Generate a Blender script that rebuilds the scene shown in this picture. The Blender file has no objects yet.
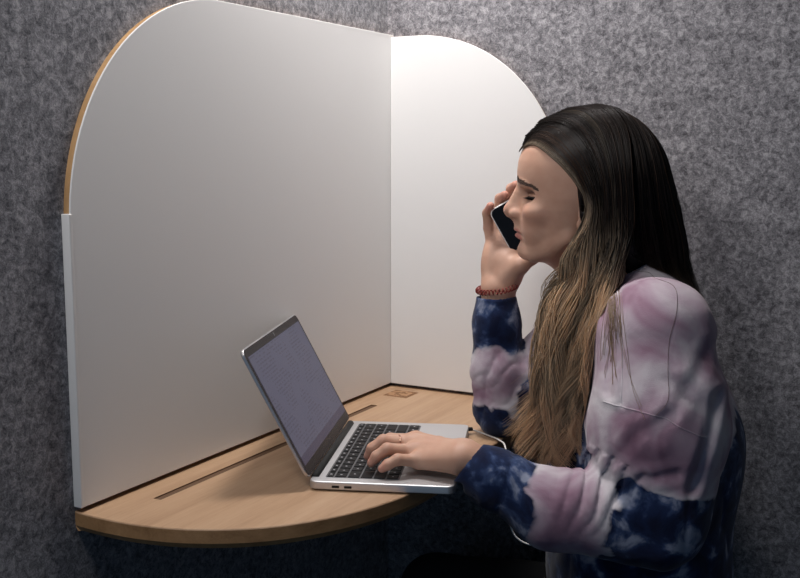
import bpy, bmesh, math, random
import numpy as np
from mathutils import Vector, Matrix, noise
from mathutils.bvhtree import BVHTree

random.seed(7)
RNG = np.random.default_rng(11)
SC = bpy.context.scene
COL = SC.collection

# ------------------------------------------------------------------ helpers
def setp(o, label=None, cat=None, kind=None, group=None):
    if label: o['label'] = label
    if cat: o['category'] = cat
    if kind: o['kind'] = kind
    if group: o['group'] = group
    return o

def link(name, me, mat=None, parent=None, smooth=False):
    o = bpy.data.objects.new(name, me)
    COL.objects.link(o)
    if mat:
        for m in (mat if isinstance(mat, (list, tuple)) else [mat]):
            me.materials.append(m)
    if parent: o.parent = parent
    if smooth:
        me.polygons.foreach_set('use_smooth', [True] * len(me.polygons))
    return o

def obj(name, bm, mat=None, parent=None, smooth=False):
    me = bpy.data.meshes.new(name)
    bmesh.ops.recalc_face_normals(bm, faces=bm.faces)
    bm.to_mesh(me); bm.free()
    return link(name, me, mat, parent, smooth)

def empty(name, loc=(0, 0, 0), parent=None):
    o = bpy.data.objects.new(name, None)
    o.empty_display_size = 0.1
    COL.objects.link(o); o.location = loc
    if parent: o.parent = parent
    return o

def bevel(o, w, seg=3, ang=40):
    m = o.modifiers.new('bevel', 'BEVEL'); m.width = w; m.segments = seg
    m.limit_method = 'ANGLE'; m.angle_limit = math.radians(ang)
    o.data.polygons.foreach_set('use_smooth', [True] * len(o.data.polygons))
    w2 = o.modifiers.new('wn', 'WEIGHTED_NORMAL'); w2.keep_sharp = True
    return o

def add_box(bm, lo, hi, mi=0):
    r = bmesh.ops.create_cube(bm, size=1)
    for v in r['verts']:
        v.co = Vector([(lo[i] + hi[i]) / 2 + v.co[i] * (hi[i] - lo[i]) for i in range(3)])
    for f in {f for v in r['verts'] for f in v.link_faces}: f.material_index = mi

def add_prism(bm, pts, axis, a, b, mi=0):
    """extrude the closed 2D outline pts between a and b along axis (0,1,2)"""
    def mk(p, h):
        if axis == 0: return Vector((h, p[0], p[1]))
        if axis == 1: return Vector((p[0], h, p[1]))
        return Vector((p[0], p[1], h))
    va = [bm.verts.new(mk(p, a)) for p in pts]
    vb = [bm.verts.new(mk(p, b)) for p in pts]
    n = len(pts)
    fs = [bm.faces.new(va), bm.faces.new(vb[::-1])]
    for i in range(n):
        fs.append(bm.faces.new((va[i], vb[i], vb[(i + 1) % n], va[(i + 1) % n])))
    for f in fs: f.material_index = mi
    return fs

def tube_np(P, rad, sides=8, flat=1.0):
    """P (n,3), rad (n,) -> verts, quads of a tube along P"""
    P = np.asarray(P, float); n = len(P)
    T = np.gradient(P, axis=0); T /= np.linalg.norm(T, axis=1)[:, None] + 1e-12
    ref = np.array([0.13, 0.21, 0.97]) if abs(T[0][2]) < .9 else np.array([1., .1, 0])
    N = np.zeros_like(P); a = ref - T[0] * (ref @ T[0]); N[0] = a / np.linalg.norm(a)
    for i in range(1, n):
        a = N[i - 1] - T[i] * (N[i - 1] @ T[i]); N[i] = a / (np.linalg.norm(a) + 1e-12)
    B = np.cross(T, N)
    ang = np.arange(sides) * 2 * np.pi / sides
    rad = np.broadcast_to(rad, (n,))
    V = P[:, None] + rad[:, None, None] * (np.cos(ang)[None, :, None] * N[:, None] + flat * np.sin(ang)[None, :, None] * B[:, None])
    V = V.reshape(-1, 3)
    F = []
    for i in range(n - 1):
        for j in range(sides):
            k = (j + 1) % sides
            F.append((i * sides + j, i * sides + k, (i + 1) * sides + k, (i + 1) * sides + j))
    return V, F

def mesh_from(name, V, F, mat=None, parent=None, smooth=True, caps=None):
    me = bpy.data.meshes.new(name)
    F = list(F) + (caps or [])
    me.from_pydata([tuple(v) for v in V], [], F)
    me.update()
    return link(name, me, mat, parent, smooth)

def tube(name, P, r, mat, parent=None, sides=8, sub=0):
    P = np.asarray(P, float)
    if sub: P = spline(P, sub)
    V, F = tube_np(P, r, sides)
    n = len(P)
    caps = [tuple(range(sides))[::-1], tuple(range((n - 1) * sides, n * sides))]
    return mesh_from(name, V, F, mat, parent, True, caps)

def spline(P, n):
    """Catmull-Rom resample of control points P to n points"""
    P = np.asarray(P, float); m = len(P)
    Q = np.vstack([2 * P[0] - P[1], P, 2 * P[-1] - P[-2]])
    t = np.linspace(0, m - 1, n); i = np.clip(t.astype(int), 0, m - 2); u = (t - i)[:, None]
    a, b, c, d = Q[i], Q[i + 1], Q[i + 2], Q[i + 3]
    return .5 * (2 * b + (c - a) * u + (2 * a - 5 * b + 4 * c - d) * u * u + (3 * b - a - 3 * c + d) * u ** 3)

# ------------------------------------------------------------------ materials
def newmat(name):
    m = bpy.data.materials.new(name); m.use_nodes = True
    nt = m.node_tree; b = nt.nodes['Principled BSDF']
    return m, nt, b

def N(nt, typ, **kw):
    n = nt.nodes.new(typ)
    for k, v in kw.items():
        if k in n.inputs: n.inputs[k].default_value = v
        else: setattr(n, k, v)
    return n

def plain(name, col, rough=.5, metal=0, spec=.5, **kw):
    m, nt, b = newmat(name)
    b.inputs['Base Color'].default_value = (*col, 1); b.inputs['Roughness'].default_value = rough
    b.inputs['Metallic'].default_value = metal; b.inputs['Specular IOR Level'].default_value = spec
    for k, v in kw.items(): b.inputs[k].default_value = v
    return m

def ramp(nt, stops, interp='LINEAR'):
    r = nt.nodes.new('ShaderNodeValToRGB'); r.color_ramp.interpolation = interp
    e = r.color_ramp.elements
    while len(e) < len(stops): e.new(.5)
    for i, (p, c) in enumerate(stops):
        e[i].position = p; e[i].color = (*c, 1)
    return r

def felt(name, dark, mid, light, scale=1.0):
    m, nt, b = newmat(name); L = nt.links.new
    tc = N(nt, 'ShaderNodeTexCoord')
    n1 = N(nt, 'ShaderNodeTexNoise', Scale=110 * scale, Detail=6, Roughness=.7, Distortion=.6)
    n2 = N(nt, 'ShaderNodeTexNoise', Scale=420 * scale, Detail=3, Roughness=.8)
    n3 = N(nt, 'ShaderNodeTexNoise', Scale=30 * scale, Detail=3)
    for n in (n1, n2, n3): L(tc.outputs['Object'], n.inputs['Vector'])
    mx = N(nt, 'ShaderNodeMath', operation='MULTIPLY_ADD'); mx.inputs[1].default_value = .55
    L(n1.outputs['Fac'], mx.inputs[0]); 
    m2 = N(nt, 'ShaderNodeMath', operation='MULTIPLY_ADD'); m2.inputs[1].default_value = .3
    L(n2.outputs['Fac'], m2.inputs[0]); 
    m3 = N(nt, 'ShaderNodeMath', operation='MULTIPLY'); m3.inputs[1].default_value = .15
    L(n3.outputs['Fac'], m3.inputs[0]); L(m3.outputs[0], m2.inputs[2]); L(m2.outputs[0], mx.inputs[2])
    r = ramp(nt, [(.40, dark), (.5, mid), (.61, light)])
    L(mx.outputs[0], r.inputs['Fac']); L(r.outputs['Color'], b.inputs['Base Color'])
    b.inputs['Roughness'].default_value = .95; b.inputs['Specular IOR Level'].default_value = .1
    b.inputs['Sheen Weight'].default_value = .15
    bp = N(nt, 'ShaderNodeBump', Strength=.5, Distance=.002)
    L(mx.outputs[0], bp.inputs['Height']); L(bp.outputs['Normal'], b.inputs['Normal'])
    return m

def wood(name, c1, c2, c3, axis='Y', rough=.42, end=False):
    """oak: long grain along axis, fine dark pores"""
    m, nt, b = newmat(name); L = nt.links.new
    tc = N(nt, 'ShaderNodeTexCoord'); mp = N(nt, 'ShaderNodeMapping')
    s = {'X': (2.2, 34, 34), 'Y': (34, 2.2, 34), 'Z': (34, 34, 2.2)}[axis]
    mp.inputs['Scale'].default_value = s
    L(tc.outputs['Object'], mp.inputs['Vector'])
    n1 = N(nt, 'ShaderNodeTexNoise', Scale=1.0, Detail=5, Roughness=.6, Distortion=.4)
    n2 = N(nt, 'ShaderNodeTexNoise', Scale=7.5, Detail=4, Roughness=.75)
    n3 = N(nt, 'ShaderNodeTexNoise', Scale=.25, Detail=2)
    for n in (n1, n2, n3): L(mp.outputs[0], n.inputs['Vector'])
    a = N(nt, 'ShaderNodeMath', operation='MULTIPLY_ADD'); a.inputs[1].default_value = .5
    L(n1.outputs['Fac'], a.inputs[0])
    a2 = N(nt, 'ShaderNodeMath', operation='MULTIPLY_ADD'); a2.inputs[1].default_value = .3
    L(n2.outputs['Fac'], a2.inputs[0])
    a3 = N(nt, 'ShaderNodeMath', operation='MULTIPLY'); a3.inputs[1].default_value = .2
    L(n3.outputs['Fac'], a3.inputs[0]); L(a3.outputs[0], a2.inputs[2]); L(a2.outputs[0], a.inputs[2])
    r = ramp(nt, [(.3, c1), (.48, c2), (.66, c3)])
    L(a.outputs[0], r.inputs['Fac']); L(r.outputs['Color'], b.inputs['Base Color'])
    b.inputs['Roughness'].default_value = rough; b.inputs['Specular IOR Level'].default_value = .35
    bp = N(nt, 'ShaderNodeBump', Strength=.12, Distance=.0006)
    L(n2.outputs['Fac'], bp.inputs['Height']); L(bp.outputs['Normal'], b.inputs['Normal'])
    return m

def laminate(name, col):
    m, nt, b = newmat(name); L = nt.links.new
    tc = N(nt, 'ShaderNodeTexCoord')
    n1 = N(nt, 'ShaderNodeTexNoise', Scale=420, Detail=3)
    L(tc.outputs['Object'], n1.inputs['Vector'])
    b.inputs['Base Color'].default_value = (*col, 1); b.inputs['Roughness'].default_value = .34
    b.inputs['Specular IOR Level'].default_value = .4
    bp = N(nt, 'ShaderNodeBump', Strength=.06, Distance=.0004)
    L(n1.outputs['Fac'], bp.inputs['Height']); L(bp.outputs['Normal'], b.inputs['Normal'])
    return m

# ------------------------------------------------------------------ room shell (a felt-lined work booth), metres
M_felt_l = felt('felt_left', (.065, .067, .078), (.20, .20, .22), (.42, .415, .44))
M_felt_r = felt('felt_right', (.070, .068, .075), (.20, .195, .21), (.42, .41, .425))
M_carpet = felt('carpet', (.008, .009, .011), (.016, .018, .021), (.03, .032, .036), .7)
M_ceil = plain('ceiling_paint', (.55, .55, .55), .8)
M_white = laminate('white_laminate', (.78, .775, .765))
M_oak = wood('oak', (.30, .175, .10), (.415, .265, .16), (.49, .33, .21), 'Y')
M_oak_edge = wood('oak_edge', (.22, .11, .045), (.38, .21, .095), (.50, .29, .14), 'Y', .5)
M_ply = wood('ply_edge', (.24, .13, .055), (.42, .25, .115), (.55, .34, .17), 'Z', .5)
M_gap = plain('groove_dark', (.11, .055, .025), .7)

def wall(name, lo, hi, mat):
    bm = bmesh.new(); add_box(bm, lo, hi); return setp(obj(name, bm, mat), kind='structure')

W = 2.7; D = -2.6; Hc = 1.98
wall('floor', (-.1, D, -.1), (W + .1, .1, 0), M_carpet)
wall('ceiling', (-.1, D, Hc), (W + .1, .1, Hc + .1), M_ceil)
wall('wall_left', (-.1, D, 0), (0, 0, Hc), M_felt_l)
wall('wall_right', (-.1, 0, 0), (W + .1, .1, Hc), M_felt_r)
wall('wall_far_right', (W, D, 0), (W + .1, 0, Hc), M_felt_r)

def panel_outline(w, z0, z1, r, n=28, sgn=1):
    """rectangle from 0 to sgn*w with its outer top corner rounded by r"""
    pts = [(0, z0), (sgn * w, z0), (sgn * w, z1 - r)]
    for i in range(1, n):
        a = math.pi / 2 * i / n
        pts.append((sgn * (w - r + r * math.cos(a)), z1 - r + r * math.sin(a)))
    pts += [(sgn * (w - r), z1), (0, z1)]
    return pts

# left panel: oak-edged backing board with a white laminate face and a white edge cap below
ZD = .75; ZT = 1.379
pl = empty('desk_panel', (0, -.39, ZD))
setp(pl, 'wide white panel with an oak edge on the left wall, behind the laptop', 'panel')
bm = bmesh.new(); add_prism(bm, panel_outline(.770, ZD + .006, ZT, .285, sgn=-1), 0, 0, .0095)
b = obj('backing_board', bm, M_ply, None); b.parent = pl; b.matrix_parent_inverse = Matrix.Translation((0, .39, -ZD))
setp(b, 'oak backing board, its curved edge showing')
bm = bmesh.new(); add_prism(bm, panel_outline(.7715, ZD + .006, ZT + .0015, .287, sgn=-1), 0, .0095, .0122)
b = obj('white_face', bm, M_white, pl); b.matrix_parent_inverse = Matrix.Translation((0, .39, -ZD)); bevel(b, .0008, 2)
bm = bmesh.new(); add_box(bm, (.0005, -.7745, ZD + .006), (.0134, -.7695, 1.107))
b = obj('edge_cap', bm, M_white, pl); b.matrix_parent_inverse = Matrix.Translation((0, .39, -ZD)); bevel(b, .0012, 2)
# right panel
pr = empty('desk_panel', (.17, 0, ZD))
setp(pr, 'narrow white rounded panel on the right wall, behind the person with the phone', 'panel')
R_inv = Matrix.Translation((-.17, 0, -ZD))
bm = bmesh.new(); add_prism(bm, [(.0125, p[1]) if p[0] == 0 else p for p in panel_outline(.333, ZD + .006, ZT - .005, .268)], 1, -.0095, 0)
b = obj('backing_board', bm, M_ply, pr); b.matrix_parent_inverse = R_inv
bm = bmesh.new()
o_ = panel_outline(.3355, ZD + .006, ZT - .0025, .27)
o_[0] = (.0125, o_[0][1]); o_[-1] = (.0125, o_[-1][1])
add_prism(bm, o_, 1, -.0122, -.0095)
b = obj('white_face', bm, M_white, pr); b.matrix_parent_inverse = R_inv; bevel(b, .0008, 2)

# desk: quarter-round oak worktop with a cable slot and an engraved square
desk = empty('wall_desk', (.16, -.38, ZD - .024))
setp(desk, 'oak wall desk with a large rounded front corner, below the white panels', 'desk')
D_inv = Matrix.Translation((-.16, .38, -(ZD - .024)))
ctl = [(.0, -.772), (.05, -.7735), (.10, -.769), (.155, -.7535), (.209, -.7235), (.251, -.6845), (.286, -.632), (.309, -.577), (.322, -.522), (.3275, -.46), (.328, -.38)]
cv = spline([(p[0], p[1], 0) for p in ctl], 60)[:, :2].tolist()
outer = cv + [(.328, -.001), (.0, -.001)]
slot = (.0510, -.692, .0630, -.150)
def desk_bm():
    bm = bmesh.new()
    # strips around the slot so that it is a real groove
    x0, y0, x1, y1 = slot
    vs = [bm.verts.new((p[0], p[1], ZD)) for p in outer]
    hs = [bm.verts.new(q) for q in ((x0, y0, ZD), (x1, y0, ZD), (x1, y1, ZD), (x0, y1, ZD))]
    es = [bm.edges.new((vs[i], vs[(i + 1) % len(vs)])) for i in range(len(vs))]
    es += [bm.edges.new((hs[i], hs[(i + 1) % 4])) for i in range(4)]
    bmesh.ops.triangle_fill(bm, edges=es, use_beauty=True, normal=(0, 0, 1))
    for f in list(bm.faces):
        c = f.calc_center_median()
        if x0 < c.x < x1 and y0 < c.y < y1: bm.faces.remove(f)
    gl = [bm.verts.new((h.co.x, h.co.y, ZD - .0016)) for h in hs]
    for i in range(4):
        f = bm.faces.new((hs[i], hs[(i + 1) % 4], gl[(i + 1) % 4], gl[i])); f.material_index = 1
    bm.faces.new(gl).material_index = 1
    # edge: small round over, straight side, inward chamfer below
    n = len(outer); c = Vector((.15, -.36))
    prof = [(0, 0), (-.0, -.0015), (.0012, -.0015)]
    prof = [(.0008, -.0006), (.0014, -.0016), (.0014, -.017), (-.0035, -.024)]
    prev = vs
    for k, (off, dz) in enumerate(prof):
        ring = []
        for i, p in enumerate(outer):
            a = Vector(outer[i - 1]); d = Vector(outer[(i + 1) % n])
            t = (d - a).normalized(); nn = Vector((t.y, -t.x))
            if i >= len(cv): nn = Vector((0, 0))
            ring.append(bm.verts.new((p[0] + nn.x * off, p[1] + nn.y * off, ZD + dz)))
        for i in range(n):
            f = bm.faces.new((prev[i], prev[(i + 1) % n], ring[(i + 1) % n], ring[i]))
            f.material_index = 2 if k >= 2 else 0
        prev = ring
    bm.faces.new(prev[::-1]).material_index = 2
    return bm
b = obj('worktop', desk_bm(), [M_oak, M_gap, M_oak_edge], desk); b.matrix_parent_inverse = D_inv
# engraved square (burnt into the oak): frame of thin bars and blocks
M_burn = plain('burnt_oak', (.20, .10, .045), .7)
M_burn2 = plain('burnt_oak_light', (.36, .20, .10), .7)
bm = bmesh.new()
ex, ey, es_ = .058, -.058, .0235
add_box(bm, (ex - es_, ey - es_, ZD - .001), (ex + es_, ey + es_, ZD + .0004), 1)
b = obj('engraved_square', bm, [M_burn, M_burn2], desk); b.matrix_parent_inverse = D_inv
setp(b, 'brown engraved square')
bm = bmesh.new()
rr = random.Random(5)
for i in range(7):
    for j in range(7):
        edge = i in (0, 6) or j in (0, 6)
        if edge and rr.random() < .75 or (not edge and rr.random() < .42):
            cx_, cy_ = ex + (i - 3) * .0066, ey + (j - 3) * .0066
            add_box(bm, (cx_ - .0027, cy_ - .0027, ZD + .0002), (cx_ + .0027, cy_ + .0027, ZD + .0007))
b2 = obj('engraved_mark', bm, M_burn, b)
b2.matrix_parent_inverse = Matrix.Identity(4)

# ------------------------------------------------------------------ light
lampx, lampy = .15, -.25
cl = empty('ceiling_light', (lampx, lampy, Hc))
setp(cl, 'round recessed ceiling light above the desk', 'light')
bm = bmesh.new()
bmesh.ops.create_cone(bm, cap_ends=True, segments=48, radius1=.115, radius2=.105, depth=.02, matrix=Matrix.Translation((0, 0, -.010)))
obj('housing', bm, plain('lamp_white', (.8, .8, .8), .4), cl)
mE = plain('lamp_glow', (1, 1, 1), .5); mE.node_tree.nodes['Principled BSDF'].inputs['Emission Color'].default_value = (1, .93, .85, 1)
mE.node_tree.nodes['Principled BSDF'].inputs['Emission Strength'].default_value = 12
bm = bmesh.new()
bmesh.ops.create_cone(bm, cap_ends=True, segments=48, radius1=.09, radius2=.092, depth=.004, matrix=Matrix.Translation((0, 0, -.021)))
obj('diffuser', bm, mE, cl)
def area(name, loc, to, size, power, col, spread=180):
    d = bpy.data.lights.new(name, 'AREA'); d.shape = 'DISK'; d.size = size; d.energy = power; d.color = col
    d.spread = math.radians(spread)
    o = bpy.data.objects.new(name, d); COL.objects.link(o); o.location = loc
    o.rotation_euler = (Vector(to) - Vector(loc)).to_track_quat('-Z', 'Y').to_euler()
    return o
KEY = area('key_lamp', (lampx, lampy, Hc - .03), (lampx - .05, lampy + .12, 0), .24, 9.2, (1, .955, .935))
# added fill lamp that brightens the face and near side; no known source
FILL = area('added_fill', (.16, -1.25, Hc - .06), (.40, -.30, 1.0), .42, 8.5, (1, .96, .94))
added_fitting = empty('ceiling_light', (.16, -1.25, Hc)); setp(added_fitting, 'added ceiling fitting for the unseen fill lamp, over the front of the booth', 'light')  # invented fitting, out of view, added to hold the fill lamp
bm = bmesh.new()
bmesh.ops.create_cone(bm, cap_ends=True, segments=48, radius1=.05, radius2=.05, depth=.02, matrix=Matrix.Translation((0, 0, -.010)))
obj('added_rose', bm, plain('added_rose_white', (.8, .8, .8), .4), added_fitting)
w = bpy.data.worlds.new('World'); SC.world = w; w.use_nodes = True
bg = w.node_tree.nodes['Background']; bg.inputs[0].default_value = (.40, .66, 1, 1); bg.inputs[1].default_value = .24

# ------------------------------------------------------------------ camera
F_PX = 1030.; pitch = math.atan(139 / F_PX); yaw = math.radians(28.5)
cd = bpy.data.cameras.new('camera'); cam = bpy.data.objects.new('camera', cd); COL.objects.link(cam)
cd.sensor_width = 36; cd.lens = F_PX / 800 * 36; cd.clip_start = .02
cam.location = (.911, -1.632, 1.18)
cam.rotation_euler = (math.pi / 2 - pitch, 0, yaw)
SC.camera = cam
SC.view_settings.view_transform = 'Standard'; SC.view_settings.look = 'None'
SC.view_settings.gamma = 1; SC.view_settings.use_curve_mapping = False
SC.view_settings.exposure = .04

# ------------------------------------------------------------------ laptop
# frame at the middle of the hinge line on the desk: +X towards the user, +Y to the far (image right/back) side
O = Vector((.4338, -.2369, 1.1102)); Fv = Vector((-.952, -.306, 0)); Lv = Vector((.306, -.952, 0))
def PW(f, l, u): return O + (Fv * f + Lv * l + Vector((0, 0, 1)) * u) / 1000
M_alu = plain('laptop_metal', (.60, .60, .61), .38, 1.0)
M_alu2 = plain('laptop_metal_light', (.66, .66, .67), .45, .85)
M_key = plain('key_black', (.006, .006, .007), .5, 0, .25)
M_well = plain('key_well', (.10, .10, .105), .5)
M_glass = plain('bezel_glass', (.014, .010, .012), .2, 0, .07)
M_rubber = plain('rubber_black', (.01, .01, .01), .8)
fl = PW(330, 102, 0); fr = PW(143, 91, 0)
dx = Vector((fr.x - fl.x, fr.y - fl.y, 0)).normalized(); dy = Vector((-dx.y, dx.x, 0))
lap = empty('laptop', (fl.x - .0005, fl.y, ZD)); lap.rotation_euler = (0, 0, math.atan2(dx.y, dx.x))
setp(lap, 'open silver laptop with black keys and a pale document on its screen, on the desk', 'laptop')
LW, LD = .298, .186    # width (Y), depth (X)
def rrect(x0, y0, x1, y1, r, n=6):
    pts = []
    for cx_, cy_, a0 in ((x1 - r, y1 - r, 0), (x0 + r, y1 - r, 90), (x0 + r, y0 + r, 180), (x1 - r, y0 + r, 270)):
        for i in range(n + 1):
            a = math.radians(a0 + 90 * i / n); pts.append((cx_ + r * math.cos(a), cy_ + r * math.sin(a)))
    return pts
zb, zt = .0016, .0125
bm = bmesh.new(); add_prism(bm, rrect(0, -LW / 2, LD, LW / 2, .010), 2, zb, zt)
base = obj('base', bm, M_alu2, lap); bevel(base, .0018, 3)
for sx in (.015, LD - .015):
    for sy in (-LW / 2 + .03, LW / 2 - .03):
        bm = bmesh.new()
        bmesh.ops.create_cone(bm, cap_ends=True, segments=16, radius1=.006, radius2=.006, depth=.0018, matrix=Matrix.Translation((sx, sy, .0009)))
        obj('foot', bm, M_rubber, lap)
# keyboard well
kx0, kx1, ky = .018, .114, .132
bm = bmesh.new(); add_prism(bm, rrect(kx0, -ky, kx1, ky, .003, 3), 2, zt - .002, zt + .00015)
kb = obj('keyboard', bm, M_well, lap); setp(kb, 'black keyboard')
# keys (six rows), built as one mesh of bevelled caps with small pale legends
M_leg = plain('key_legend', (.55, .55, .58), .5)
bm = bmesh.new()
def key(x0, x1, y0, y1):
    g = .0011
    a = [(x0 + g, y0 + g), (x1 - g, y0 + g), (x1 - g, y1 - g), (x0 + g, y1 - g)]
    lo = [bm.verts.new((p[0], p[1], zt)) for p in a]
    q = .0005
    b_ = [(x0 + g + q, y0 + g + q), (x1 - g - q, y0 + g + q), (x1 - g - q, y1 - g - q), (x0 + g + q, y1 - g - q)]
    hi = [bm.verts.new((p[0], p[1], zt + .0012)) for p in b_]
    for i in range(4): bm.faces.new((lo[i], lo[(i + 1) % 4], hi[(i + 1) % 4], hi[i]))
    bm.faces.new(hi)
    if (y1 - y0) < .03:
        cx_, cy_ = (x0 + x1) / 2, (y0 + y1) / 2; s = .0013
        v = [bm.verts.new(p) for p in ((cx_ - s, cy_ - s * .8, zt + .00126), (cx_ + s, cy_ - s * .8, zt + .00126), (cx_ + s, cy_ + s * .8, zt + .00126), (cx_ - s, cy_ + s * .8, zt + .00126))]
        bm.faces.new(v).material_index = 1
Y0 = -ky + .001; WT = 2 * ky - .002; rh = (kx1 - kx0 - .002 - .010) / 5
rows = [[1.0] * 14, [1] * 13 + [1.5], [1.5] + [1] * 13, [1.75] + [1] * 11 + [1.8], [2.3] + [1] * 10 + [2.3], [1, 1, 1, 1.25, 5.0, 1.25, 1, 1, 1, 1]]
xx = kx0 + .001
for ri, row in enumerate(rows):
    hgt = .010 if ri == 0 else rh
    s = WT / sum(row); yy = Y0 + WT      # user's left is +Y side seen from the user facing -X
    yy = Y0
    for wk in row:
        key(xx, xx + hgt, yy, yy + wk * s); yy += wk * s
    xx += hgt
keys = obj('keys', bm, [M_key, M_leg], kb); setp(keys, kind='stuff')
# trackpad, finger notch, ports
bm = bmesh.new(); add_prism(bm, rrect(.120, -.054, .180, .054, .003, 3), 2, zt - .001, zt + .0002)
obj('trackpad', bm, plain('trackpad', (.56, .56, .58), .3, .9), lap)
bm = bmesh.new()
for xp in (.030, .046):
    add_prism(bm, [(xp, .0045), (xp + .009, .0045), (xp + .0095, .006), (xp + .009, .0075), (xp, .0075), (xp - .0005, .006)], 1, -LW / 2 - .0003, -LW / 2 + .002)
obj('port', bm, M_key, lap)
# hinge barrel
bm = bmesh.new()
bmesh.ops.create_cone(bm, cap_ends=True, segments=20, radius1=.0052, radius2=.0052, depth=.262, matrix=Matrix.Translation((.0045, 0, .0125)) @ Matrix.Rotation(math.pi / 2, 4, 'X'))
obj('hinge', bm, M_rubber, lap, True)
# lid: built flat in its own frame (x up the lid), then tilted back
lid = empty('lid', (.002, 0, .0135), lap); lid.rotation_euler = (0, -math.radians(180 - 62.5), 0)
# local +X of lid = up the lid; local +Z = towards the back of the screen or the user depending on sign
LH = .187; th = .0048
bm = bmesh.new(); add_prism(bm, rrect(.003, -LW / 2, LH, LW / 2, .010), 2, 0, th)
sh = obj('lid_shell', bm, M_alu, lid); bevel(sh, .0014, 3)
bm = bmesh.new(); add_prism(bm, rrect(.0045, -LW / 2 + .0016, LH - .0016, LW / 2 - .0016, .0085), 2, -.0004, .0006)
obj('screen_bezel', bm, M_glass, lid)
# the picture on the screen: pale violet-grey page with window bar, text rows
def screen_mat():
    m, nt, b = newmat('screen_picture'); L = nt.links.new
    tc = N(nt, 'ShaderNodeTexCoord'); sp = N(nt, 'ShaderNodeSeparateXYZ'); L(tc.outputs['Object'], sp.inputs[0])
    def mt(op, a, b_=None, c=None):
        n = N(nt, 'ShaderNodeMath', operation=op)
        for i, v in enumerate((a, b_, c)):
            if v is None: continue
            if isinstance(v, (int, float)): n.inputs[i].default_value = v
            else: L(v, n.inputs[i])
        return n.outputs[0]
    X, Y = sp.outputs['X'], sp.outputs['Y']
    # text: rows of height 4.2 mm, broken up by noise along the row
    row = mt('FRACT', mt('MULTIPLY', X, 210))
    inrow = mt('LESS_THAN', row, .42)
    cmb = N(nt, 'ShaderNodeCombineXYZ'); L(mt('MULTIPLY', Y, 160), cmb.inputs[0]); L(mt('MULTIPLY', mt('FLOOR', mt('MULTIPLY', X, 210)), 3.7), cmb.inputs[1])
    nz = N(nt, 'ShaderNodeTexNoise', Scale=1.0, Detail=2); L(cmb.outputs[0], nz.inputs['Vector'])
    cmb2 = N(nt, 'ShaderNodeCombineXYZ'); L(mt('MULTIPLY', Y, 18), cmb2.inputs[0]); L(mt('MULTIPLY', X, 22), cmb2.inputs[1])
    nb = N(nt, 'ShaderNodeTexNoise', Scale=1.0, Detail=1); L(cmb2.outputs[0], nb.inputs['Vector'])
    blk = mt('GREATER_THAN', nb.outputs['Fac'], .47)
    txt = mt('MULTIPLY', mt('MULTIPLY', inrow, mt('GREATER_THAN', nz.outputs['Fac'], .47)), blk)
    page = mt('MULTIPLY', mt('MULTIPLY', mt('GREATER_THAN', X, .030), mt('LESS_THAN', X, .178)), mt('LESS_THAN', mt('ABSOLUTE', Y), .142))
    r = ramp(nt, [(0, (.115, .095, .17)), (1, (.19, .185, .29))])
    L(page, r.inputs['Fac'])
    mx = N(nt, 'ShaderNodeMix', data_type='RGBA'); mx.inputs[7].default_value = (.10, .09, .15, 1)
    L(r.outputs[0], mx.inputs[6]); L(mt('MULTIPLY', txt, .55), mx.inputs[0])
    b.inputs['Base Color'].default_value = (.015, .014, .016, 1); b.inputs['Roughness'].default_value = .16
    L(mx.outputs[2], b.inputs['Emission Color']); b.inputs['Emission Strength'].default_value = .33; b.inputs['Specular IOR Level'].default_value = .06
    return m
bm = bmesh.new(); add_prism(bm, rrect(.018, -LW / 2 + .007, LH - .012, LW / 2 - .007, .001, 2), 2, -.0007, .0)
obj('screen', bm, screen_mat(), lid)
bm = bmesh.new()
bmesh.ops.create_cone(bm, cap_ends=True, segments=12, radius1=.0016, radius2=.0016, depth=.0004, matrix=Matrix.Translation((LH - .0065, 0, -.0006)))
add_box(bm, (LH - .009, -.003, -.0006), (LH - .004, .003, -.00045))
obj('webcam', bm, plain('webcam', (.05, .06, .07), .1), lid)

# ------------------------------------------------------------------ implicit surfaces (numpy), P frame in millimetres
# P frame: f = the way the person faces, l = the person's left, u = up; origin between the ears
f32 = np.float32
def V3(*a): return np.array(a, f32)
def sph(P, c, r): return np.linalg.norm(P - V3(*c), axis=1) - r
def ell(P, c, r, R=None):
    q = P - V3(*c)
    if R is not None: q = q @ R
    r = V3(*r); k0 = np.linalg.norm(q / r, axis=1); k1 = np.linalg.norm(q / (r * r), axis=1)
    return k0 * (k0 - 1) / np.maximum(k1, 1e-6)
def rc(P, a, b, ra, rb, sc=None):
    a = V3(*a); b = V3(*b)
    if sc is not None: s = V3(*sc); P = P * s; a = a * s; b = b * s
    ab = b - a; t = np.clip(((P - a) @ ab) / (ab @ ab), 0, 1)
    return np.linalg.norm(P - a - t[:, None] * ab, axis=1) - (ra + (rb - ra) * t)
def chain(P, pts, rs, k=6):
    d = None
    for i in range(len(pts) - 1):
        e = rc(P, pts[i], pts[i + 1], rs[i], rs[i + 1]); d = e if d is None else smin(d, e, k)
    return d
def smin(a, b, k):
    h = np.maximum(k - np.abs(a - b), 0) / k
    return np.minimum(a, b) - h * h * k * .25
def smax(a, b, k): return -smin(-a, -b, k)
def rotm(axis, deg):
    return np.array(Matrix.Rotation(math.radians(deg), 3, axis), f32)
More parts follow.
